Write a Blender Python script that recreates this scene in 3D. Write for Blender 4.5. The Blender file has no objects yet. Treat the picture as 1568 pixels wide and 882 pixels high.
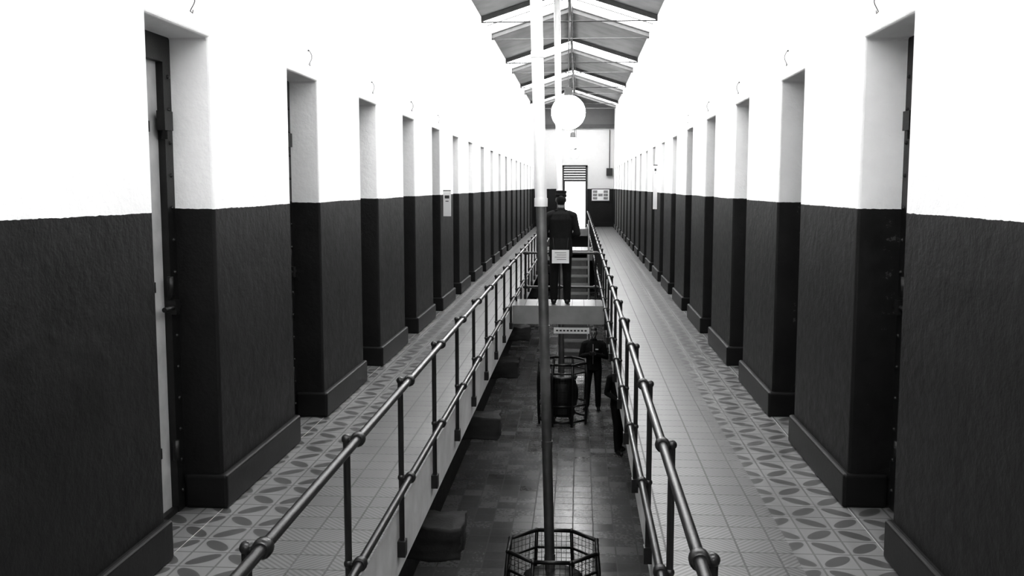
import bpy, bmesh, math, random
from mathutils import Vector, Matrix, noise
random.seed(7)
D=bpy.data; C=bpy.context; scene=C.scene

# ------------------------------------------------------------------ constants
XL,XR=-1.76,1.35
Y0,Y1=-6.0,38.5
LOW=-2.6; TOP=4.6; XC=(XL+XR)/2; RIDGE=5.1
VL,VR=-0.885,0.365       # void edges
P=1.92
BND=1.49

# ------------------------------------------------------------------ node helpers
class N:
    def __init__(s,nt,sock): s.nt=nt; s.s=sock
    def _m(s,op,o=None,o2=None):
        n=s.nt.nodes.new('ShaderNodeMath'); n.operation=op
        s.nt.links.new(s.s,n.inputs[0])
        for i,v in ((1,o),(2,o2)):
            if v is None: continue
            if isinstance(v,N): s.nt.links.new(v.s,n.inputs[i])
            else: n.inputs[i].default_value=v
        return N(s.nt,n.outputs[0])
    def __add__(s,o): return s._m('ADD',o)
    def __sub__(s,o): return s._m('SUBTRACT',o)
    def __mul__(s,o): return s._m('MULTIPLY',o)
    def __truediv__(s,o): return s._m('DIVIDE',o)
    def gt(s,o): return s._m('GREATER_THAN',o)
    def lt(s,o): return s._m('LESS_THAN',o)
    def fr(s): return s._m('FRACT')
    def fl(s): return s._m('FLOOR')
    def ab(s): return s._m('ABSOLUTE')
    def sin(s): return s._m('SINE')
    def mn(s,o): return s._m('MINIMUM',o)
    def mx(s,o): return s._m('MAXIMUM',o)
    def md(s,o): return s._m('FLOORED_MODULO',o)
    def inv(s): return s._m('MULTIPLY',-1.0)+1.0

def base_mat(name,col=(0.5,)*3,rough=0.6,metal=0.0,spec=0.5):
    m=D.materials.new(name); m.use_nodes=True; nt=m.node_tree
    b=nt.nodes['Principled BSDF']
    if not isinstance(col,(tuple,list)): col=(col,)*3
    b.inputs['Base Color'].default_value=(*col,1)
    b.inputs['Roughness'].default_value=rough; b.inputs['Metallic'].default_value=metal
    b.inputs['Specular IOR Level'].default_value=spec
    return m,nt,b
def pos(nt,obj=False):
    if obj:
        t=nt.nodes.new('ShaderNodeTexCoord').outputs['Object']
    else: t=nt.nodes.new('ShaderNodeNewGeometry').outputs['Position']
    sp=nt.nodes.new('ShaderNodeSeparateXYZ'); nt.links.new(t,sp.inputs[0])
    return N(nt,sp.outputs[0]),N(nt,sp.outputs[1]),N(nt,sp.outputs[2]),t
def nz(nt,vec,scale,detail=4,rough=0.55):
    n=nt.nodes.new('ShaderNodeTexNoise'); n.inputs['Scale'].default_value=scale
    n.inputs['Detail'].default_value=detail; n.inputs['Roughness'].default_value=rough
    nt.links.new(vec,n.inputs['Vector']); return N(nt,n.outputs['Fac'])
def bump(nt,b,h,strength=0.3,dist=0.01):
    n=nt.nodes.new('ShaderNodeBump'); n.inputs['Strength'].default_value=strength
    n.inputs['Distance'].default_value=dist
    nt.links.new(h.s,n.inputs['Height']); nt.links.new(n.outputs[0],b.inputs['Normal'])
def grey(nt,b,v):
    c=nt.nodes.new('ShaderNodeCombineColor')
    for i in range(3): nt.links.new(v.s,c.inputs[i])
    nt.links.new(c.outputs[0],b.inputs['Base Color'])
def mottled(name,val,rough=0.5,metal=0.0,amp=0.35,scale=12,bs=0.2,spec=0.5):
    m,nt,b=base_mat(name,val,rough,metal,spec)
    x,y,z,t=pos(nt,True)
    n=nz(nt,t,scale)
    grey(nt,b,(n-0.5)*(val*amp*2)+val)
    if bs: bump(nt,b,nz(nt,t,scale*5),bs,0.003)
    return m

# plaster two tone
def plaster(name):
    m,nt,b=base_mat(name,0.8,0.7)
    x,y,z,t=pos(nt)
    zz=z+(nz(nt,t,1.2,2)-0.5)*0.018+(nz(nt,t,30,2)-0.5)*0.008
    up=zz.gt(BND)
    lowwhite=zz.lt(-0.32)*zz.gt(LOW+1.5)
    w=up.mx(lowwhite*0.5)
    big=nz(nt,t,1.1,6,0.6); fine=nz(nt,t,14,6,0.65); med=nz(nt,t,4.5,6,0.65)
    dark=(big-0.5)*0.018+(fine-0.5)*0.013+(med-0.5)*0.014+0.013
    # light falloff painted into the dark colour, deeper towards the wall foot
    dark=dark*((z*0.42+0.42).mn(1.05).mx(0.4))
    # worn, peeled paint: sparse on the faces, heavier deep inside the right-hand reveals
    peel=nz(nt,t,14,7,0.72)
    deepR=(x-(XR+0.13)).gt(0.0)*(nz(nt,t,1.7,2).gt(0.45)); deepL=(x-(XL-0.14)).lt(0.0)
    thr=(deepR*0.13+deepL*0.06)*-1.0+0.725
    chips=(peel-thr).gt(0.0)
    dark=dark.mx(0.003)+chips*0.05
    scr=nz(nt,t,40,3).gt(0.79)
    dark=dark+scr*0.02
    white=(big-0.5)*0.14+(med-0.5)*0.08+(fine-0.5)*0.06+0.85
    wchip=(peel-(thr+0.04)).gt(0.0)
    white=white*(wchip*0.3).inv()
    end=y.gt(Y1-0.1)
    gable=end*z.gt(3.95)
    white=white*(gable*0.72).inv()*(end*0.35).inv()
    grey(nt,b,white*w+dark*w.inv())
    r=w*0.2+(fine-0.5)*0.3+0.56
    nt.links.new(r.s,b.inputs['Roughness'])
    b.inputs['Specular IOR Level'].default_value=0.22
    h=med*1.0+nz(nt,t,18,6,0.6)*0.35+nz(nt,t,60,3)*0.10-chips*0.2
    bump(nt,b,h,0.30,0.02)
    return m
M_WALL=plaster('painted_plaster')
M_BASE=mottled('baseboard_paint',0.006,0.5,amp=0.6,scale=6,bs=0.3,spec=0.22)
M_FASCIA=mottled('concrete_fascia',0.55,0.8,amp=0.3,scale=5,bs=0.4)
M_FASCIB=mottled('grey_beam',0.24,0.8,amp=0.3,scale=5,bs=0.4)
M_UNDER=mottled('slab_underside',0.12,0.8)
M_IRON=mottled('black_iron',0.008,0.42,amp=0.6,scale=20,bs=0.4)
M_RAIL=mottled('painted_steel_rail',0.03,0.28,metal=0.4,amp=0.4,scale=15,bs=0.15)
M_DOORW=mottled('door_light_paint',0.42,0.6,amp=0.4,scale=6,bs=0.4)
M_DOORD=mottled('door_dark_paint',0.012,0.55,amp=0.5,scale=6,bs=0.4)
M_ROOF=mottled('roof_boarding',0.20,0.8,amp=0.5,scale=2)
M_TIMB=mottled('dark_timber',0.06,0.6,amp=0.5,scale=8)
M_WOOD=mottled('black_stained_wood',0.02,0.5,amp=0.5,scale=8)
M_STEP=mottled('stair_tread',0.08,0.6,amp=0.5,scale=8)
M_STONE=mottled('rough_stone',0.03,0.85,amp=0.8,scale=9,bs=1.0)
M_PIPE_D=mottled('dull_stove_pipe',0.24,0.36,metal=0.8,amp=0.7,scale=6,bs=0.1)
M_PIPE_L=mottled('galvanised_pipe',0.75,0.35,metal=0.3,amp=0.15,scale=5,bs=0.05)
M_PAPER,_,_=base_mat('white_paper',0.7,0.6)
M_INK,_,_=base_mat('ink',0.03,0.6)
M_CLOTHD=mottled('dark_wool',0.010,0.85,amp=0.5,scale=30,bs=0.3,spec=0.2)
M_CLOTHB=mottled('black_trousers',0.007,0.85,amp=0.5,scale=30,bs=0.3,spec=0.2)
M_SKIN=mottled('skin',0.20,0.5,amp=0.1,scale=10,bs=0)
M_HAIR=mottled('dark_hair',0.008,0.5,amp=0.5,scale=60,bs=0.5)
M_SHOE=mottled('black_leather',0.008,0.35,bs=0.1)

def emis(name,s,col=(1,1,1)):
    m=D.materials.new(name); m.use_nodes=True; nt=m.node_tree
    nt.nodes.remove(nt.nodes['Principled BSDF'])
    e=nt.nodes.new('ShaderNodeEmission'); e.inputs[0].default_value=(*col,1); e.inputs[1].default_value=s
    nt.links.new(e.outputs[0],nt.nodes['Material Output'].inputs[0]); return m
M_SKY=emis('skylight_glass',13.0)
M_WIN=emis('frosted_window_glass',10.0)
M_BULB=emis('lit_globe',40.0)

# walkway tiles
def walk_tiles():
    m,nt,b=base_mat('patterned_cement_tiles',0.3,0.35,spec=0.6)
    x,y,z,t=pos(nt)
    T=0.16
    u=((x-VL+16.0)/T).fr(); v=((y+16.0)/T).fr()
    iu=((x-VL+16.0)/T).fl(); iv=((y+16.0)/T).fl()
    par=(iu+iv).md(2.0)*2.0-1.0
    a=u-0.5; c=(v-0.5)*par
    s=a+c; d=a-c
    grout=u.mn(u.inv()).mn(v.mn(v.inv())).lt(0.03)
    fine=((s*2*math.pi*5).sin()).gt(0.1)
    dl=(x-XL).ab(); dr=(x-XR).ab(); bd=dl.mn(dr)
    border=bd.lt(0.40)
    e=(s*1.08)*(s*1.08)+(d*2.5)*(d*2.5)
    leaf=e.lt(0.60)
    n=nz(nt,t,1.6,4,0.5); n2=nz(nt,t,30,3)
    base=((n-0.5)*0.30+(n2-0.5)*0.10+1.0)*0.155
    inter=base*(fine*0.45).inv()*1.05
    brd=base*1.15*(leaf*0.62).inv()
    val=inter*border.inv()+brd*border
    val=val*(grout*0.5).inv()
    tv=((iu*12.9898+iv*78.233).sin()*43758.5).fr()
    val=val*(tv*0.14+0.93)
    grey(nt,b,val)
    nt.links.new(((n-0.5)*0.12+grout*0.2+0.33).s,b.inputs['Roughness'])
    bump(nt,b,(grout*-1.0)+fine*0.08,0.10,0.002)
    return m
def low_tiles():
    m,nt,b=base_mat('glossy_floor_tiles',0.1,0.2)
    x,y,z,t=pos(nt); T=0.25
    u=((x+10.05)/T).fr(); v=((y+10.0)/T).fr()
    iu=((x+10.05)/T).fl(); iv=((y+10.0)/T).fl()
    grout=u.mn(u.inv()).mn(v.mn(v.inv())).lt(0.03)
    n=nz(nt,t,1.5,5); n2=nz(nt,t,25,4)
    tv=((iu*12.9898+iv*78.233).sin()*43758.5).fr()
    val=((n-0.5)*0.11+(n2-0.5)*0.06+0.115)*(tv*0.35+0.83)
    val=val*(grout*0.6).inv()
    grey(nt,b,val.mx(0.008))
    nt.links.new(((n-0.5)*0.3+tv*0.08+(n2-0.5)*0.2+0.21+grout*0.3).s,b.inputs['Roughness'])
    bump(nt,b,(grout*-1.0)+n2*0.2+tv*0.3,0.35,0.004)
    return m
M_WALK=walk_tiles(); M_LOW=low_tiles()

# ------------------------------------------------------------------ mesh helpers
def obj(name,bm,mats,smooth=False,parent=None,recalc=True):
    if recalc: bmesh.ops.recalc_face_normals(bm,faces=bm.faces[:])
    me=D.meshes.new(name); bm.to_mesh(me); bm.free()
    for m in (mats if isinstance(mats,(list,tuple)) else [mats]): me.materials.append(m)
    if smooth:
        for p in me.polygons: p.use_smooth=True
    o=D.objects.new(name,me); C.collection.objects.link(o)
    if parent: o.parent=parent
    return o
def autosmooth(o,ang=35):
    try:
        C.view_layer.objects.active=o
        for q in C.selected_objects: q.select_set(False)
        o.select_set(True); bpy.ops.object.shade_smooth_by_angle(angle=math.radians(ang)); o.select_set(False)
    except Exception as e: pass
def box(bm,x0,x1,y0,y1,z0,z1,mi=0,rot=None):
    vs=[bm.verts.new((x,y,z)) for x in (x0,x1) for y in (y0,y1) for z in (z0,z1)]
    fs=[]
    for f in ((0,1,3,2),(4,6,7,5),(0,4,5,1),(2,3,7,6),(0,2,6,4),(1,5,7,3)):
        fc=bm.faces.new([vs[i] for i in f]); fc.material_index=mi; fs.append(fc)
    return vs,fs
def frame_of(d):
    d=d.normalized(); a=Vector((0,0,1)) if abs(d.z)<0.9 else Vector((1,0,0))
    u=d.cross(a).normalized(); v=d.cross(u).normalized(); return u,v
def tube(bm,pts,rs,seg=12,mi=0,cap=True,smooth=True):
    pts=[Vector(p) for p in pts]
    if not isinstance(rs,(list,tuple)): rs=[rs]*len(pts)
    rings=[]; u=None
    for i,p in enumerate(pts):
        d=(pts[min(i+1,len(pts)-1)]-pts[max(i-1,0)])
        if u is None: u,v=frame_of(d)
        else:
            dn=d.normalized(); u=(u-dn*u.dot(dn)).normalized(); v=dn.cross(u)
        rings.append([bm.verts.new(p+(u*math.cos(2*math.pi*k/seg)+v*math.sin(2*math.pi*k/seg))*rs[i]) for k in range(seg)])
    for a,b in zip(rings,rings[1:]):
        for k in range(seg):
            f=bm.faces.new((a[k],a[(k+1)%seg],b[(k+1)%seg],b[k])); f.material_index=mi; f.smooth=smooth
    if cap:
        f=bm.faces.new(rings[0][::-1]); f.material_index=mi
        f=bm.faces.new(rings[-1]); f.material_index=mi
def lathe(bm,prof,c,seg=24,mi=0,capb=True,capt=True):
    rings=[]
    for r,z in prof:
        rings.append([bm.verts.new((c[0]+r*math.cos(2*math.pi*k/seg),c[1]+r*math.sin(2*math.pi*k/seg),c[2]+z)) for k in range(seg)])
    for a,b in zip(rings,rings[1:]):
        for k in range(seg):
            f=bm.faces.new((a[k],a[(k+1)%seg],b[(k+1)%seg],b[k])); f.material_index=mi; f.smooth=True
    if capb: bm.faces.new(rings[0][::-1]).material_index=mi
    if capt: bm.faces.new(rings[-1]).material_index=mi
def sphere(bm,c,r,mi=0,sc=(1,1,1),u=20,v=12):
    m=Matrix.Translation(c)@Matrix.Diagonal((sc[0],sc[1],sc[2],1))
    g=bmesh.ops.create_uvsphere(bm,u_segments=u,v_segments=v,radius=r,matrix=m)
    for vv in g['verts']:
        for f in vv.link_faces: f.material_index=mi; f.smooth=True

# ------------------------------------------------------------------ walls with openings
doorsL=[(3.90+P*k,3.90+P*k+0.68) for k in range(-4,18)]
doorsR=[(4.12+P*k,4.12+P*k+0.69) for k in range(-4,18)]
doorsL=[d for d in doorsL if d[0]>Y0+.3 and d[1]<Y1-.3]; doorsR=[d for d in doorsR if d[0]>Y0+.3 and d[1]<Y1-.3]
winY=[(10.3+3.84*k,11.5+3.84*k) for k in range(-4,8)]
winY=[w for w in winY if w[0]>Y0+.2 and w[1]<Y1-.2]
DH=2.30; WZ0,WZ1=3.32,4.32
def wall_grid(name,mk,ys,zs,holes,thick,mats,bev=0.014):
    bm=bmesh.new(); V={}
    def v(i,j):
        if (i,j) not in V: V[(i,j)]=bm.verts.new(mk(ys[i],zs[j]))
        return V[(i,j)]
    for i in range(len(ys)-1):
        for j in range(len(zs)-1):
            cy=(ys[i]+ys[i+1])/2; cz=(zs[j]+zs[j+1])/2
            if any(a<cy<b and c<cz<d for a,b,c,d in holes): continue
            bm.faces.new((v(i,j),v(i+1,j),v(i+1,j+1),v(i,j+1)))
    ext=thick
    geom=bmesh.ops.extrude_face_region(bm,geom=bm.faces[:])
    for q in geom['geom']:
        if isinstance(q,bmesh.types.BMVert): q.co+=Vector(ext)
    o=obj(name,bm,mats)
    md=o.modifiers.new('bev','BEVEL'); md.width=bev; md.segments=3; md.limit_method='ANGLE'; md.angle_limit=math.radians(40)
    md.harden_normals=False
    return o
def side_wall(name,X,doors,sgn):
    ys=sorted(set([Y0,Y1]+[a for d in doors for a in d]+[a for w in winY for a in w]))
    zs=[LOW,0,DH,WZ0,WZ1,TOP]
    holes=[(a,b,0,DH) for a,b in doors]+[(a,b,WZ0,WZ1) for a,b in winY]
    return wall_grid(name,lambda y,z:(X,y,z),ys,zs,holes,(0.5*sgn,0,0),M_WALL)
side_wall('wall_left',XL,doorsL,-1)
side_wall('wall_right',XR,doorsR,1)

# back wall with gable and doorway
bx0,bx1=-0.62,0.26
def back(name,y,sgn,hole):
    bm=bmesh.new()
    xs=[XL-.5,XL,bx0,XC,bx1,XR,XR+.5]; zs=[LOW,0,2.35,3.3,TOP]
    V={}
    def v(i,j):
        if (i,j) not in V: V[(i,j)]=bm.verts.new((xs[i],y,zs[j]))
        return V[(i,j)]
    for i in range(len(xs)-1):
        for j in range(len(zs)-1):
            if hole and bx0<(xs[i]+xs[i+1])/2<bx1 and 0<(zs[j]+zs[j+1])/2<2.35: continue
            bm.faces.new((v(i,j),v(i+1,j),v(i+1,j+1),v(i,j+1)))
    top=bm.verts.new((XC,y,RIDGE+.1)); a=v(0,4); n=[v(i,4) for i in range(7)]
    bm.faces.new([n[i] for i in range(7)]+[top])
    g=bmesh.ops.extrude_face_region(bm,geom=bm.faces[:])
    for q in g['geom']:
        if isinstance(q,bmesh.types.BMVert): q.co+=Vector((0,0.4*sgn,0))
    return obj(name,bm,M_WALL)
back('wall_back',Y1,1,True)
back('wall_front',Y0,-1,False)

# baseboards
def baseboard(name,X,doors,sgn):
    bm=bmesh.new()
    edges=[Y0]+[a for d in doors for a in d]+[Y1]
    for a,b in zip(edges[0::2],edges[1::2]):
        xo=X-sgn*0.028; xi=X+sgn*0.19
        ya=a-0.024 if a>Y0 else a; yb=b+0.024 if b<Y1 else b
        box(bm,min(xo,xi),max(xo,xi),ya,yb,0.001,0.175)
    o=obj(name,bm,M_BASE)
    md=o.modifiers.new('b','BEVEL'); md.width=0.016; md.segments=3
    return o
baseboard('baseboard_left',XL,doorsL,-1); baseboard('baseboard_right',XR,doorsR,1)
bm=bmesh.new(); box(bm,XL,bx0-.06,Y1-0.028,Y1,0.001,.175); box(bm,bx1+.06,XR,Y1-0.028,Y1,0.001,.175); obj('baseboard_back',bm,M_BASE)

# ------------------------------------------------------------------ cell doors (local: x=0 door plane, +x towards corridor, y across, z up)
def door_mesh(name,leafmat,w,st=0.12):
    bm=bmesh.new(); e=w-st
    for (a,b) in ((0,0.07),(e,w)):
        box(bm,-0.02,0.04,a,b,0,DH,0)
    box(bm,-0.02,0.04,0.07,e,DH-0.12,DH,0)
    box(bm,-0.02,0.035,0.07,e,0.0,0.03,0)
    n=4; ww=(e-0.07)/n
    for i in range(n):
        box(bm,-0.03,0.005+0.002*(i%2),0.07+i*ww+0.003,0.07+(i+1)*ww-0.003,0.03,DH-0.12,1)
    box(bm,-0.032,-0.028,0.07,e,0.03,DH-.12,0)
    for z in (0.3,1.1,1.85):
        box(bm,0.005,0.012,0.09,e-.1,z,z+0.05,0)       # straps
        tube(bm,[(0.045,w-0.10,z-0.03),(0.045,w-0.10,z+0.07)],0.016,10,0)
        for k in range(3):
            sphere(bm,(0.014,0.14+k*0.11,z+0.025),0.010,0,u=8,v=6)
    box(bm,0.03,0.07,w-0.15,w-0.06,1.86,1.95,0)
    tube(bm,[(0.055,w-0.20,1.02),(0.055,w-0.02,1.02)],0.012,10,0)
    box(bm,0.03,0.07,w-0.10,w-0.05,0.985,1.055,0)
    box(bm,0.005,0.022,0.17,0.17+0.2,1.4,1.52,0)
    for k in range(14):
        sphere(bm,(0.04,w-0.035,0.1+k*0.155),0.011,0,u=8,v=6)
    bmesh.ops.recalc_face_normals(bm,faces=bm.faces[:])
    me=D.meshes.new(name); bm.to_mesh(me); bm.free()
    me.materials.append(M_IRON); me.materials.append(leafmat); return me
mdL=door_mesh('door_light',M_DOORW,0.68,.085); mdD=door_mesh('door_dark',M_DOORD,0.68); mdR=door_mesh('door_dark_r',M_DOORD,0.69)
k=1
for i,(a,b) in enumerate(doorsL):
    o=D.objects.new('door_%d'%k, mdL if abs(a-3.90)<.01 else mdD); C.collection.objects.link(o); o.location=(XL-0.235,a,0); k+=1
for i,(a,b) in enumerate(doorsR):
    o=D.objects.new('door_%d'%k, mdR); C.collection.objects.link(o); o.location=(XR+0.245,a,0); o.scale=(-1,1,1); k+=1

# ------------------------------------------------------------------ clerestory windows
def win_mesh():
    bm=bmesh.new(); w=1.2; h=WZ1-WZ0
    box(bm,-0.005,0.005,0.0,w,0,h,1)
    for a,b in ((0,0.05),(w/2-.02,w/2+.02),(w-.05,w)): box(bm,-.03,.03,a,b,0,h,0)
    for a,b in ((0,.05),(h/2-.015,h/2+.015),(h-.05,h)): box(bm,-.03,.03,0.05,w-.05,a,b,0)
    me=D.meshes.new('window'); bm.to_mesh(me); bm.free(); me.materials.append(M_DOORW); me.materials.append(M_WIN); return me
wm=win_mesh(); k=1
for X in (XL-0.42,XR+0.42):
    for a,b in winY:
        o=D.objects.new('window_%d'%k,wm); C.collection.objects.link(o); o.location=(X,a,WZ0); k+=1
nwin=k

# ------------------------------------------------------------------ roof
sky=[(17.6+5.77*j,19.5+5.77*j) for j in range(-4,4)]
sky=[s for s in sky if s[0]>Y0 and s[1]<Y1]
def roofz(x): 
    hw=(XR-XL)/2; return TOP+ (RIDGE-TOP)*(1-abs(x-XC)/hw)
bm=bmesh.new(); bs=bmesh.new()
def slope(bmx,ya,yb,side,th=0.08,up=0.0):
    xe=XL-.5 if side<0 else XR+.5
    ze=roofz(xe)
    p=[(XC,RIDGE+up),(xe,ze+up)]
    vs=[bmx.verts.new((x,y,z+dz)) for (x,z) in p for y in (ya,yb) for dz in (0,th)]
    for f in ((0,1,3,2),(4,6,7,5),(0,4,5,1),(2,3,7,6),(0,2,6,4),(1,5,7,3)): bmx.faces.new([vs[i] for i in f])
edges=[Y0-.4]+[a for s in sky for a in s]+[Y1+.4]
for a,b in zip(edges[0::2],edges[1::2]):
    for s in (-1,1): slope(bm,a,b,s)
obj('ceiling',bm,M_ROOF)
for a,b in sky:
    bs=bmesh.new()
    for s in (-1,1): slope(bs,a,b,s,0.02,0.03)
    for j in range(3):
        y=a+(b-a)*j/2
        for s in (-1,1):
            xe=XL if s<0 else XR
            tube(bs,[(XC,y,RIDGE+.0),(xe,y,TOP+.0)],0.012,6,1)
    obj('window_%d'%nwin,bs,[M_SKY,M_TIMB]); nwin+=1
# trusses
def truss_mesh():
    bm=bmesh.new()
    for s,xe in ((-1,XL),(1,XR)):
        vs=[]
        for (x,z) in ((XC,RIDGE-.01),(xe,TOP-.01)):
            for y in (-.03,.03):
                for dz in (-.08,0): vs.append(bm.verts.new((x,y,z+dz)))
        for f in ((0,1,3,2),(4,6,7,5),(0,4,5,1),(2,3,7,6),(0,2,6,4),(1,5,7,3)): bm.faces.new([vs[i] for i in f])
    tube(bm,[(XL,0,TOP-.10),(XR,0,TOP-.10)],0.012,8)
    tube(bm,[(XC,0,TOP-.10),(XC,0,RIDGE-.1)],0.010,8)
    bmesh.ops.recalc_face_normals(bm,faces=bm.faces[:])
    me=D.meshes.new('truss'); bm.to_mesh(me); bm.free(); me.materials.append(M_TIMB); return me
tm=truss_mesh()
for a,b in sky:
    for y in (a-.05,b+.05):
        if y<Y1-.2:
            o=D.objects.new('roof_truss',tm); C.collection.objects.link(o); o.location=(0,y,0)
bm=bmesh.new(); box(bm,XC-.03,XC+.03,Y0,Y1,RIDGE-.12,RIDGE-.03); obj('ridge_beam',bm,M_TIMB)
# far cross beam below gable
bm=bmesh.new(); box(bm,XL,XR,Y1-.12,Y1-.0,3.85,4.0); obj('trim_1',bm,M_TIMB)

# ------------------------------------------------------------------ floors
bm=bmesh.new(); box(bm,XL-.5,XR+.5,Y0-.4,Y1+.4,LOW-.15,LOW); obj('floor',bm,M_LOW)
TH=0.33
def slab(name,x0,x1,y0,y1,th=TH,doors=(),xd=0,fm=None):
    bm=bmesh.new(); vs,fs=box(bm,x0,x1,y0,y1,-th,0)
    for a,b in doors:     # tiled door thresholds
        xa,xb=(xd-.21,xd+.001) if xd<0 else (xd-.001,xd+.21)
        box(bm,xa,xb,a+.001,b-.001,-.01,.003)
    bmesh.ops.recalc_face_normals(bm,faces=bm.faces[:])
    for f in bm.faces:
        if f.normal.z>0.5: f.material_index=0
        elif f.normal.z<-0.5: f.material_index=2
        else: f.material_index=1
    return obj(name,bm,[M_WALK,fm or M_FASCIA,M_UNDER])
slab('floor_walkway_left',XL,VL,Y0,Y1,doors=doorsL,xd=XL)
slab('floor_walkway_right',VR,XR,Y0,Y1,doors=doorsR,xd=XR)
slab('floor_bridge_near',VL,VR,Y0,1.3,.28)
slab('floor_bridge_middle',VL,VR,12.9,13.65,.25,fm=M_FASCIB)
slab('floor_bridge_stair',VL,VR,24.2,25.6,.25,fm=M_FASCIB)
slab('floor_bridge_far',VL,VR,36.5,Y1,.27,fm=M_FASCIB)
# corbels
def rough_block(name,x0,x1,y0,y1,z0,z1):
    bm=bmesh.new(); box(bm,x0,x1,y0,y1,z0,z1)
    bmesh.ops.subdivide_edges(bm,edges=bm.edges[:],cuts=11,use_grid_fill=True)
    for v in bm.verts:
        n=noise.noise_vector(v.co*6); v.co+=n*0.030
        n=noise.noise_vector(v.co*17); v.co+=n*0.014
        n=noise.noise_vector(v.co*45); v.co+=n*0.006
    o=obj(name,bm,M_STONE,smooth=True); return o
for j in range(-1,9):
    y=6.45+3.2*j
    rough_block('stone_corbel',XL+.05,-0.81,y,y+.36,-0.99,-0.76)

# ------------------------------------------------------------------ railings
RZ=0.655; MZ=0.17
def railing(name,xr,xp,ys,ya,yb):
    bm=bmesh.new()
    for z in (RZ,MZ): 
        tube(bm,[(xr,ya,z),(xr,yb,z)],0.017,14)
    for y in ys:
        tube(bm,[(xp,y,-0.2),(xp,y,RZ+0.01)],0.0135,10)
        box(bm,xp-.02,xp+.02,y-.03,y+.03,-.23,-.15)
        for z in (RZ,MZ):
            tube(bm,[(xr,y-.022,z),(xr,y-.016,z),(xr,y,z),(xr,y+.016,z),(xr,y+.022,z)],[.022,.027,.0285,.027,.022],14)
            tube(bm,[(xr,y,z),(xp,y,z)],0.014,10)
            sphere(bm,(xp,y,z),0.019,u=12,v=8)
    o=obj(name,bm,M_RAIL); autosmooth(o); return o
ys=[2.40+1.1*k for k in range(0,32) if 2.40+1.1*k<36.4]
railing('metal_railing',-0.822,-0.866,ys,1.35,36.5)
railing('metal_railing',0.312,0.346,ys,1.35,36.5)
def cross_railing(name,y,yp,xs):
    bm=bmesh.new()
    for z in (RZ,MZ): tube(bm,[(VL+.09,y,z),(VR-.08,y,z)],0.0175,12)
    for x in xs:
        tube(bm,[(x,yp,-0.2),(x,yp,RZ)],0.0135,10)
        for z in (RZ,MZ):
            tube(bm,[(x-.03,y,z),(x,y,z),(x+.03,y,z)],[.026,.03,.026],12)
            tube(bm,[(x,y,z),(x,yp,z)],0.015,8)
    o=obj(name,bm,M_RAIL); autosmooth(o)
cross_railing('metal_railing',1.36,1.32,(-.75,-.27,.24))
cross_railing('metal_railing',13.71,13.665,(-.75,-.27,.24))

# ------------------------------------------------------------------ staircase down
bm=bmesh.new(); n=13; x0,x1=-0.40,0.22
for i in range(n):
    z=-(i+1)*2.6/(n+1)-.0; y=24.2-(i+1)*0.26
    box(bm,x0,x1,y,y+.29,z-.04,z,0)
    box(bm,x0,x1,y-.004,y+.004,z-.045,z+.004,1)
    box(bm,x0+.02,x1-.02,y+.26,y+.27,z-.04,z+.15,0)
for x in (x0-.04,x1):
    vs=[bm.verts.new(q) for q in ((x,24.2,-.27),(x,24.2,.02),(x,20.6,-2.6),(x,20.95,-2.6))]
    vs2=[bm.verts.new(v.co+Vector((.04,0,0))) for v in vs]
    order=[0,1,2,3]
    bm.faces.new([vs[i] for i in order]); bm.faces.new([vs2[i] for i in order[::-1]])
    for i in range(4): bm.faces.new((vs[i],vs[(i+1)%4],vs2[(i+1)%4],vs2[i]))
for x in (x0-.02,x1+.02):
    tube(bm,[(x,24.2,.75),(x,20.7,-1.8)],.018,8)
    for s in range(4):
        y=24.2-s*1.16; z=-(24.2-y)*.728; tube(bm,[(x,y,z-.1),(x,y,z+.75)],.013,8)
obj('staircase',bm,[M_STEP,M_FASCIB])

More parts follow.
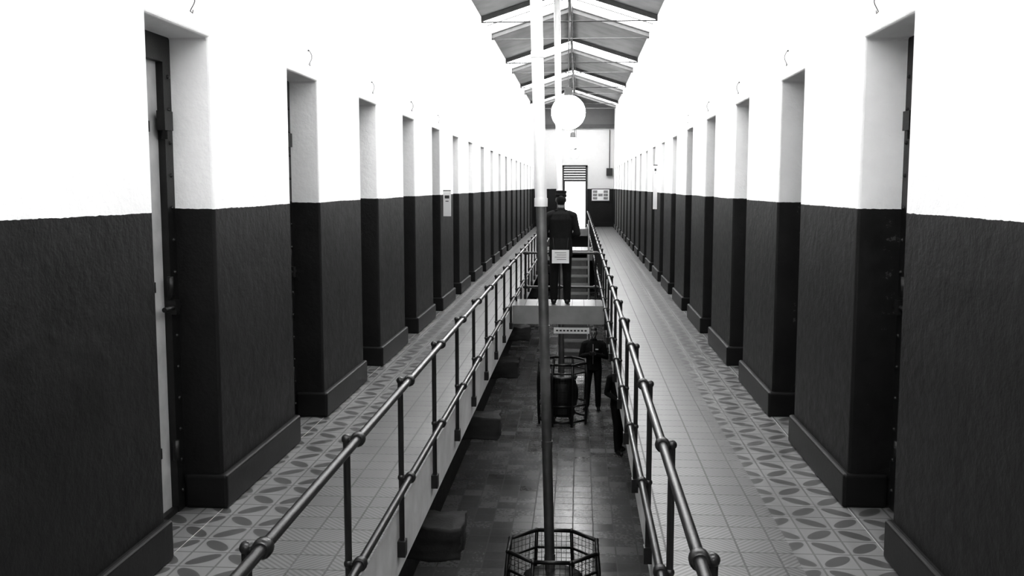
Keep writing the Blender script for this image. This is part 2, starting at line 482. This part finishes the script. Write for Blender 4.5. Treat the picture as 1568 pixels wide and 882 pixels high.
# ------------------------------------------------------------------ stoves in cages + pipes
def stove(loc,r,topx,pipe_r,name,k=1.0):
    par=D.objects.new(name,None); C.collection.objects.link(par); par.location=loc
    bm=bmesh.new()
    lathe(bm,[(.19,.12),(.22,.14),(.23,.2),(.21,.24),(.25,.32),(.28,.45),(.28,.6),(.24,.72),(.21,.78),(.255,.80),(.26,.83),(.22,.85),(.07,.88)],(0,0,0),28)
    for a in range(4):
        an=math.pi/4+a*math.pi/2
        tube(bm,[(.15*math.cos(an),.15*math.sin(an),.16),(.21*math.cos(an),.21*math.sin(an),.08),(.22*math.cos(an),.22*math.sin(an),0.0)],[.03,.022,.025],8)
    box(bm,-.09,.09,-.30,-.25,.42,.6); box(bm,-.08,.08,-.27,-.20,.2,.29)
    o=obj('stove_body',bm,M_IRON,parent=par)
    # pipe
    bm=bmesh.new()
    H=RIDGE+.05-loc[2]
    fx=lambda z:(topx-loc[0])*(z/H)
    zj=1.6-loc[2]-0.12      # joint near eye level
    tube(bm,[(fx(z),0,z) for z in (.85,zj)],pipe_r*.86,20,0)
    tube(bm,[(fx(z),0,z) for z in (zj,H)],pipe_r,20,1)
    for z in (1.0,2.0,3.0):
        tube(bm,[(fx(z),0,z-.03),(fx(z+.0),0,z+.03)],pipe_r*.95,20,0)
    tube(bm,[(fx(zj),0,zj-.05),(fx(zj),0,zj+.02)],pipe_r*1.12,20,1)
    tube(bm,[(fx(zj+1.2),0,zj+1.17),(fx(zj+1.2),0,zj+1.22)],pipe_r*1.1,20,1)
    o=obj('stove_pipe',bm,[M_PIPE_D,M_PIPE_L],parent=par); autosmooth(o)
    # cage
    bm=bmesh.new(); ns=8; hh=1.1
    pts=[(r*math.cos(math.pi/8+a*math.pi/4),r*math.sin(math.pi/8+a*math.pi/4)) for a in range(ns)]
    for a in range(ns):
        p,q=pts[a],pts[(a+1)%ns]
        for z,rr in ((0.08,.016),(.36,.012),(hh-.16,.012),(hh,.018)):
            tube(bm,[(*p,z),(*q,z)],rr*k,8)
        tube(bm,[(p[0],p[1],0),(p[0]*1.05,p[1]*1.05,.2),(p[0]*1.07,p[1]*1.07,.8),(p[0],p[1],hh)],.016*k,8)
        sphere(bm,(*p,hh),.022*k,u=10,v=8)
        m=7
        for i in range(1,m):
            t=i/m; x=p[0]+(q[0]-p[0])*t; y=p[1]+(q[1]-p[1])*t
            tube(bm,[(x,y,.08),(x,y,hh)],.0022,5)
        for i in range(1,20):
            z=.08+i*(hh-.08)/20
            tube(bm,[(*p,z),(*q,z)],.002,5)
    obj('wire_guard',bm,M_IRON,parent=par)
stove((-0.205,8.1,LOW),.41,-0.42,.05,'caged_stove')
stove((-0.27,17.0,LOW),.44,-0.41,.055,'caged_stove',1.25)

# ------------------------------------------------------------------ pendant lamps
for y,rg in ((15.0,.26),(25.5,.15),(34.0,.15)):
    bm=bmesh.new(); x=XC+.03; zc=2.72
    tube(bm,[(x,y,RIDGE-.1),(x,y,zc+.36)],.008,8)
    for i in range(40):
        z=zc+.45+i*(RIDGE-.2-zc-.45)/40
        tube(bm,[(x+.05+.012*(i%2),y,z),(x+.05+.012*((i+1)%2),y,z+.05)],.005,5)
    lathe(bm,[(.02,rg+.12),(.06,rg+.10),(.07,rg-.01),(.10,rg-.02)],(x,y,zc),24,capb=False,capt=False)
    sphere(bm,(x,y,zc),rg,1,u=32,v=20)
    obj('pendant_lamp',bm,[M_TIMB,M_BULB],recalc=False)

# ------------------------------------------------------------------ wall fittings
def hook(X,y,sgn):
    bm=bmesh.new()
    pts=[]
    for i in range(9):
        t=i/8; pts.append((X-sgn*(0.014+.015*math.sin(t*3.1)),y+.012*math.sin(t*5),DH+.17-.09*t))
    pts+= [(X-sgn*.016,y+.012,DH+.075),(X-sgn*.014,y+.022,DH+.09)]
    tube(bm,pts,.0022,6)
    sphere(bm,(X-sgn*.010,y,DH+.17),.006,u=8,v=6)
    obj('wire_hook',bm,M_TIMB)
for a,b in doorsL[3:9]: hook(XL,(a+b)/2+.1,-1)
for a,b in doorsR[3:9]: hook(XR,(a+b)/2+.1,1)
def wall_sign(X,y,z0,z1,sgn,w=.16):
    bm=bmesh.new()
    box(bm,min(X,X-sgn*w)+.0,max(X,X-sgn*w),y,y+.012,z0,z1,0)
    box(bm,min(X-sgn*.02,X-sgn*(w-.02)),max(X-sgn*.02,X-sgn*(w-.02)),y-.001,y,z1-.09,z1-.05,1)
    box(bm,min(X-sgn*.03,X-sgn*(w-.03)),max(X-sgn*.03,X-sgn*(w-.03)),y-.001,y,z1-.13,z1-.12,1)
    tube(bm,[(X,y+.006,z1+.01),(X-sgn*w,y+.006,z1+.01)],.008,8,1)
    obj('wall_sign',bm,[M_PAPER,M_INK])
wall_sign(XL,12.5,1.21,1.53,-1,.10); wall_sign(XR,17.0,1.2,1.95,1,.07)

# far wall fittings
bm=bmesh.new()
for a,b in ((bx0-.06,bx0+.02),(bx1-.02,bx1+.06)): box(bm,a,b,Y1-.04,Y1+.1,0,2.40,0)
box(bm,bx0-.06,bx1+.06,Y1-.04,Y1+.1,2.35,2.42,0)
box(bm,bx0,bx1,Y1-.02,Y1+.08,1.78,1.86,0)
for i in range(5): 
    box(bm,bx0+.02,bx1-.02,Y1,Y1+.05,1.88+i*.095,1.955+i*.095,0)
box(bm,bx0+.02,bx0+.06,Y1-.75,Y1-.05,0.02,1.78,0)
obj('door_far',bm,M_WOOD)
bm=bmesh.new(); x=0.47
box(bm,x,x+.74,Y1-.03,Y1-.003,1.0,1.5,1); box(bm,x+.03,x+.71,Y1-.034,Y1-.03,1.03,1.47,0)
for i in range(3):
    for j in range(3):
        if (i+j)%2==0 or j==1: box(bm,x+.07+i*.21,x+.07+i*.21+.17,Y1-.037,Y1-.034,1.07+j*.13,1.07+j*.13+.1,2)
obj('framed_poster',bm,[M_PAPER,M_INK,mottled('poster_print',.2,.6,amp=1,scale=20)])
bm=bmesh.new(); box(bm,1.06,1.3,Y1-.12,Y1-.002,2.0,2.3,0); box(bm,1.09,1.27,Y1-.14,Y1-.12,2.03,2.27,0)
tube(bm,[(1.18,Y1-.03,2.3),(1.18,Y1-.03,3.8)],.015,8); obj('electrical_box',bm,M_WOOD)
# sign under bridge
bm=bmesh.new(); box(bm,-.33,.15,12.93,12.95,-.38,-.30,0)
for i in range(9): box(bm,-.30+i*.048,-.27+i*.048,12.927,12.93,-.35,-.33,1)
for x in (-.3,.12): tube(bm,[(x,12.94,-.30),(x,12.94,-.25)],.004,6,1)
obj('hanging_sign',bm,[M_PAPER,M_INK])

# ------------------------------------------------------------------ people
def segdist(p,a,b):
    ab=b-a; t=max(0,min(1,(p-a).dot(ab)/max(ab.length_squared,1e-9))); return (p-(a+ab*t)).length,t
def person(name,loc,rotz,H,pose,mats,kind):
    """figure faces -Y; built at 1.75 m then scaled"""
    bm=bmesh.new(); prim=[]
    def cap(a,b,ra,rb,tag,seg=14):
        a=Vector(a); b=Vector(b); L=(b-a).length
        pts=[];rs=[]
        d=(b-a).normalized()
        for k in (-.95,-.7,-.35): pts.append(a+d*ra*k); rs.append(ra*math.sqrt(1-k*k))
        pts.append(a); rs.append(ra); pts.append(b); rs.append(rb)
        for k in (.35,.7,.95): pts.append(b+d*rb*k); rs.append(rb*math.sqrt(1-k*k))
        tube(bm,pts,rs,seg); prim.append((a,b,ra,rb,tag))
    def loft(rings,tag,seg=24):
        R=[]
        for (cx,cy,cz,rx,ry) in rings:
            R.append([bm.verts.new((cx+rx*math.cos(2*math.pi*k/seg),cy+ry*math.sin(2*math.pi*k/seg),cz)) for k in range(seg)])
        for a,b in zip(R,R[1:]):
            for k in range(seg): bm.faces.new((a[k],a[(k+1)%seg],b[(k+1)%seg],b[k]))
        bm.faces.new(R[0][::-1]); bm.faces.new(R[-1])
        for a,b in zip(rings,rings[1:]):
            prim.append((Vector(a[:3]),Vector(b[:3]),max(a[3],a[4]),max(b[3],b[4]),tag))
    if kind=='guard':
        loft([(0,.005,.76,.19,.145),(0,.005,.9,.185,.135),(0,0,1.05,.172,.12),(0,0,1.2,.185,.125),(0,.005,1.34,.20,.125),(0,.01,1.43,.175,.10),(0,.01,1.485,.08,.07),(0,.008,1.52,.065,.065)],'top')
        cap((-.10,.06,1.49),(.10,.06,1.49),.01,.01,'top')
    else:
        loft([(0,0,.86,.175,.13),(0,0,.95,.175,.13),(0,-.005,1.08,.165,.125),(0,0,1.2,.175,.125),(0,.005,1.34,.185,.125),(0,.01,1.43,.16,.10),(0,.01,1.48,.08,.07),(0,.008,1.51,.065,.065)],'top')
    cap((0,.01,1.47),(0,-.002,1.57),.055,.052,'skin')
    loft([(0,-.03,1.535,.03,.03),(0,-.028,1.55,.045,.05),(0,-.02,1.58,.06,.078),(0,-.012,1.62,.07,.092),(0,-.006,1.66,.075,.098),(0,-.002,1.70,.073,.096),(0,.002,1.735,.058,.08),(0,.004,1.755,.03,.045)],'head')
    cap((0,-.108,1.655),(0,-.122,1.622),.010,.015,'head',10)
    cap((-.02,-.098,1.585),(.02,-.098,1.585),.010,.010,'head',8)
    cap((0,-.085,1.55),(0,-.09,1.555),.02,.02,'head',8)
    cap((-.03,-.092,1.672),(.03,-.092,1.672),.011,.011,'head',8)
    for s in (-1,1): cap((s*.074,.0,1.665),(s*.076,.004,1.625),.014,.010,'head',8)
    for s in (-1,1):
        L=pose['legs'][0 if s<0 else 1]
        hip=Vector((s*.088,0,.90)); kn=Vector(L[0]); an=Vector(L[1])
        cap(hip,kn,.095,.070,'leg'); 
        mid=kn.lerp(an,.35)+Vector((0,.012,0)); cap(kn,mid,.070,.068,'leg'); cap(mid,an,.068,.058,'leg')
        toe=Vector(L[2]); heel=an+Vector((0,.03,-.045)); 
        cap(Vector((heel.x,heel.y,.045)),Vector((toe.x,toe.y,.035)),.042,.034,'shoe')
        cap(an,Vector((heel.x,heel.y,.045)),.045,.04,'shoe')
    for i,s in enumerate((-1,1)):
        A=pose['arms'][i]; sh=Vector((s*.195,.008,1.395)); el=Vector(A[0]); wr=Vector(A[1]); hd=Vector(A[2]).normalized(); pn=Vector(A[3]).normalized()
        cap((s*.12,.01,1.42),sh,.07,.066,'top')
        cap(sh,el,.066,.052,'top'); cap(el,wr,.052,.038,'top')
        side=hd.cross(pn).normalized()
        for q in (-.027,-.009,.009,.027):
            cap(wr+side*q*.5+hd*.015,wr+side*q+hd*.085,.015,.013,'skin',8)
        for q,l in ((-.030,.062),(-.010,.076),(.010,.072),(.030,.056)):
            b0=wr+side*q+hd*.088; b1=b0+(hd*.9+pn*.35).normalized()*l*.5; b2=b1+(hd*.6+pn*.8).normalized()*l*.5
            cap(b0,b1,.0092,.0085,'skin',8); cap(b1,b2,.0085,.0075,'skin',8)
        t0=wr-side*.025+hd*.03; t1=t0-side*.028+hd*.03+pn*.01; t2=t1+hd*.032+pn*.012
        cap(t0,t1,.012,.011,'skin',8); cap(t1,t2,.011,.009,'skin',8)
    bmesh.ops.recalc_face_normals(bm,faces=bm.faces[:])
    me=D.meshes.new(name); bm.to_mesh(me); bm.free()
    o=D.objects.new(name,me); C.collection.objects.link(o)
    r=o.modifiers.new('r','REMESH'); r.mode='VOXEL'; r.voxel_size=.0065
    sm=o.modifiers.new('s','SMOOTH'); sm.iterations=4; sm.factor=.5
    dg=C.evaluated_depsgraph_get(); me2=D.meshes.new_from_object(o.evaluated_get(dg)); 
    o.modifiers.clear(); o.data=me2
    me2.materials.clear()
    for m in mats: me2.materials.append(m)
    tags={'top':0,'leg':1,'skin':2,'head':2,'shoe':4}
    for p in me2.polygons:
        c=p.center; best=9;bt='top'
        for a,b,ra,rb,tg in prim:
            d,t=segdist(c,a,b); d-=ra+(rb-ra)*t
            if tg=='top' and c.z>1.5 : d+=.05
            if d<best: best=d;bt=tg
        mi=tags[bt]
        if c.z>1.53: mi=2
        if c.z>1.53 and (c.z>1.70 or (c.y>-.005+ (0.03 if c.z<1.62 else 0) and c.z>1.575)) and abs(c.x)<.074: mi=3
        p.material_index=mi; p.use_smooth=True
    bm=bmesh.new(); bm.from_mesh(me2)
    for s in (-1,1):
        sphere(bm,(s*.03,-.099,1.655),.010,5,u=10,v=8)
    if kind=='guard':
        lathe(bm,[(.086,0),(.088,.03),(.088,.032),(.082,.035),(.090,.085),(.092,.09),(.05,.098)],(0,-.0,1.70),28,0)
        ring1=[];ring2=[]
        for k in range(13):
            an=math.pi+ k*math.pi/12
            ring1.append(bm.verts.new((.086*math.cos(an),.086*math.sin(an),1.705)))
            ring2.append(bm.verts.new((.092*math.cos(an),.145*math.sin(an),1.69)))
        for a in range(12): f=bm.faces.new((ring1[a],ring1[a+1],ring2[a+1],ring2[a])); f.material_index=4
    else:
        box(bm,.05,.11,-.133,-.122,1.30,1.325,6); box(bm,-.004,.004,-.134,-.12,1.0,1.42,6)
        c=(Vector(pose['arms'][0][1])+Vector(pose['arms'][1][1]))/2+Vector((0,-.09,.03))
        box(bm,c.x-.055,c.x+.055,c.y-.02,c.y+.02,c.z-.035,c.z+.035,4)
        tube(bm,[(c.x,c.y-.02,c.z),(c.x,c.y-.05,c.z)],.025,12,4)
    bm.to_mesh(me2); bm.free()
    me2.materials.append(M_INK); me2.materials.append(M_PAPER)
    o.location=loc; o.rotation_euler=(0,0,rotz); s=H/1.75; o.scale=(s,s,s)
    return o
mats=[M_CLOTHD,M_CLOTHB,M_SKIN,M_HAIR,M_SHOE]
stand=[((-.10,-.01,.50),(-.105,.02,.09),(-.125,-.14,.03)),((.10,-.01,.50),(.105,.02,.09),(.125,-.14,.03))]
front=[((-.262,.01,1.12),(-.09,-.18,1.05),(1,-.25,-.1),(0,1,0)),((.262,.01,1.12),(.09,-.17,1.07),(-1,-.25,-.1),(0,1,0))]
g=person('guard_mannequin',(-0.245,13.12,0),math.pi,1.50,dict(legs=stand,arms=front),mats,'guard')
bm=bmesh.new()
box(bm,-.135,.135,.150,.156,.66,.87,0)
for i in range(4): box(bm,-.09,.09-.03*(i%2),.156,.158,.83-.035*i-.006,.83-.035*i,1)
for s in (-1,1): tube(bm,[(s*.1,.152,.86),(s*.12,.10,1.06)],.003,6,1)
obj('placard',bm,[M_PAPER,M_INK],parent=g)

hold=[((-.27,.0,1.13),(-.07,-.21,1.22),(.7,-.5,.2),(.3,-.2,1)),((.27,.0,1.13),(.07,-.21,1.22),(-.7,-.5,.2),(-.3,-.2,1))]
person('museum_visitor',(0.29,18.0,LOW),-.1,1.56,dict(legs=[((-.12,-.02,.50),(-.14,.02,.09),(-.18,-.13,.03)),stand[1]],arms=hold),mats,'visitor')
walk=[((-.10,-.10,.50),(-.10,-.12,.09),(-.11,-.28,.03)),((.10,.0,.50),(.10,.15,.10),(.11,.0,.03))]
rel=[((-.25,.03,1.12),(-.12,-.16,1.0),(.3,-1,.1),(.8,0,.4)),((.24,.05,1.12),(.25,-.06,.87),(0,-.25,-1),(-.5,-.8,.1))]
person('museum_visitor',(0.655,15.1,LOW),.5,1.50,dict(legs=walk,arms=rel),mats,'visitor')

# ------------------------------------------------------------------ world, camera
w=D.worlds.new('World'); scene.world=w; w.use_nodes=True
w.node_tree.nodes['Background'].inputs[0].default_value=(1,1,1,1); w.node_tree.nodes['Background'].inputs[1].default_value=5.0
cam=D.cameras.new('camera'); co=D.objects.new('camera',cam); C.collection.objects.link(co)
co.location=(0,0,1.6); co.rotation_euler=(math.radians(90-6.02),0,math.radians(3.96))
cam.sensor_width=36; cam.lens=36*1480/1568; cam.clip_end=200
scene.camera=co
scene.view_settings.view_transform='Standard'
scene.view_settings.look='None'
scene.view_settings.exposure=0.0
scene.view_settings.gamma=0.85
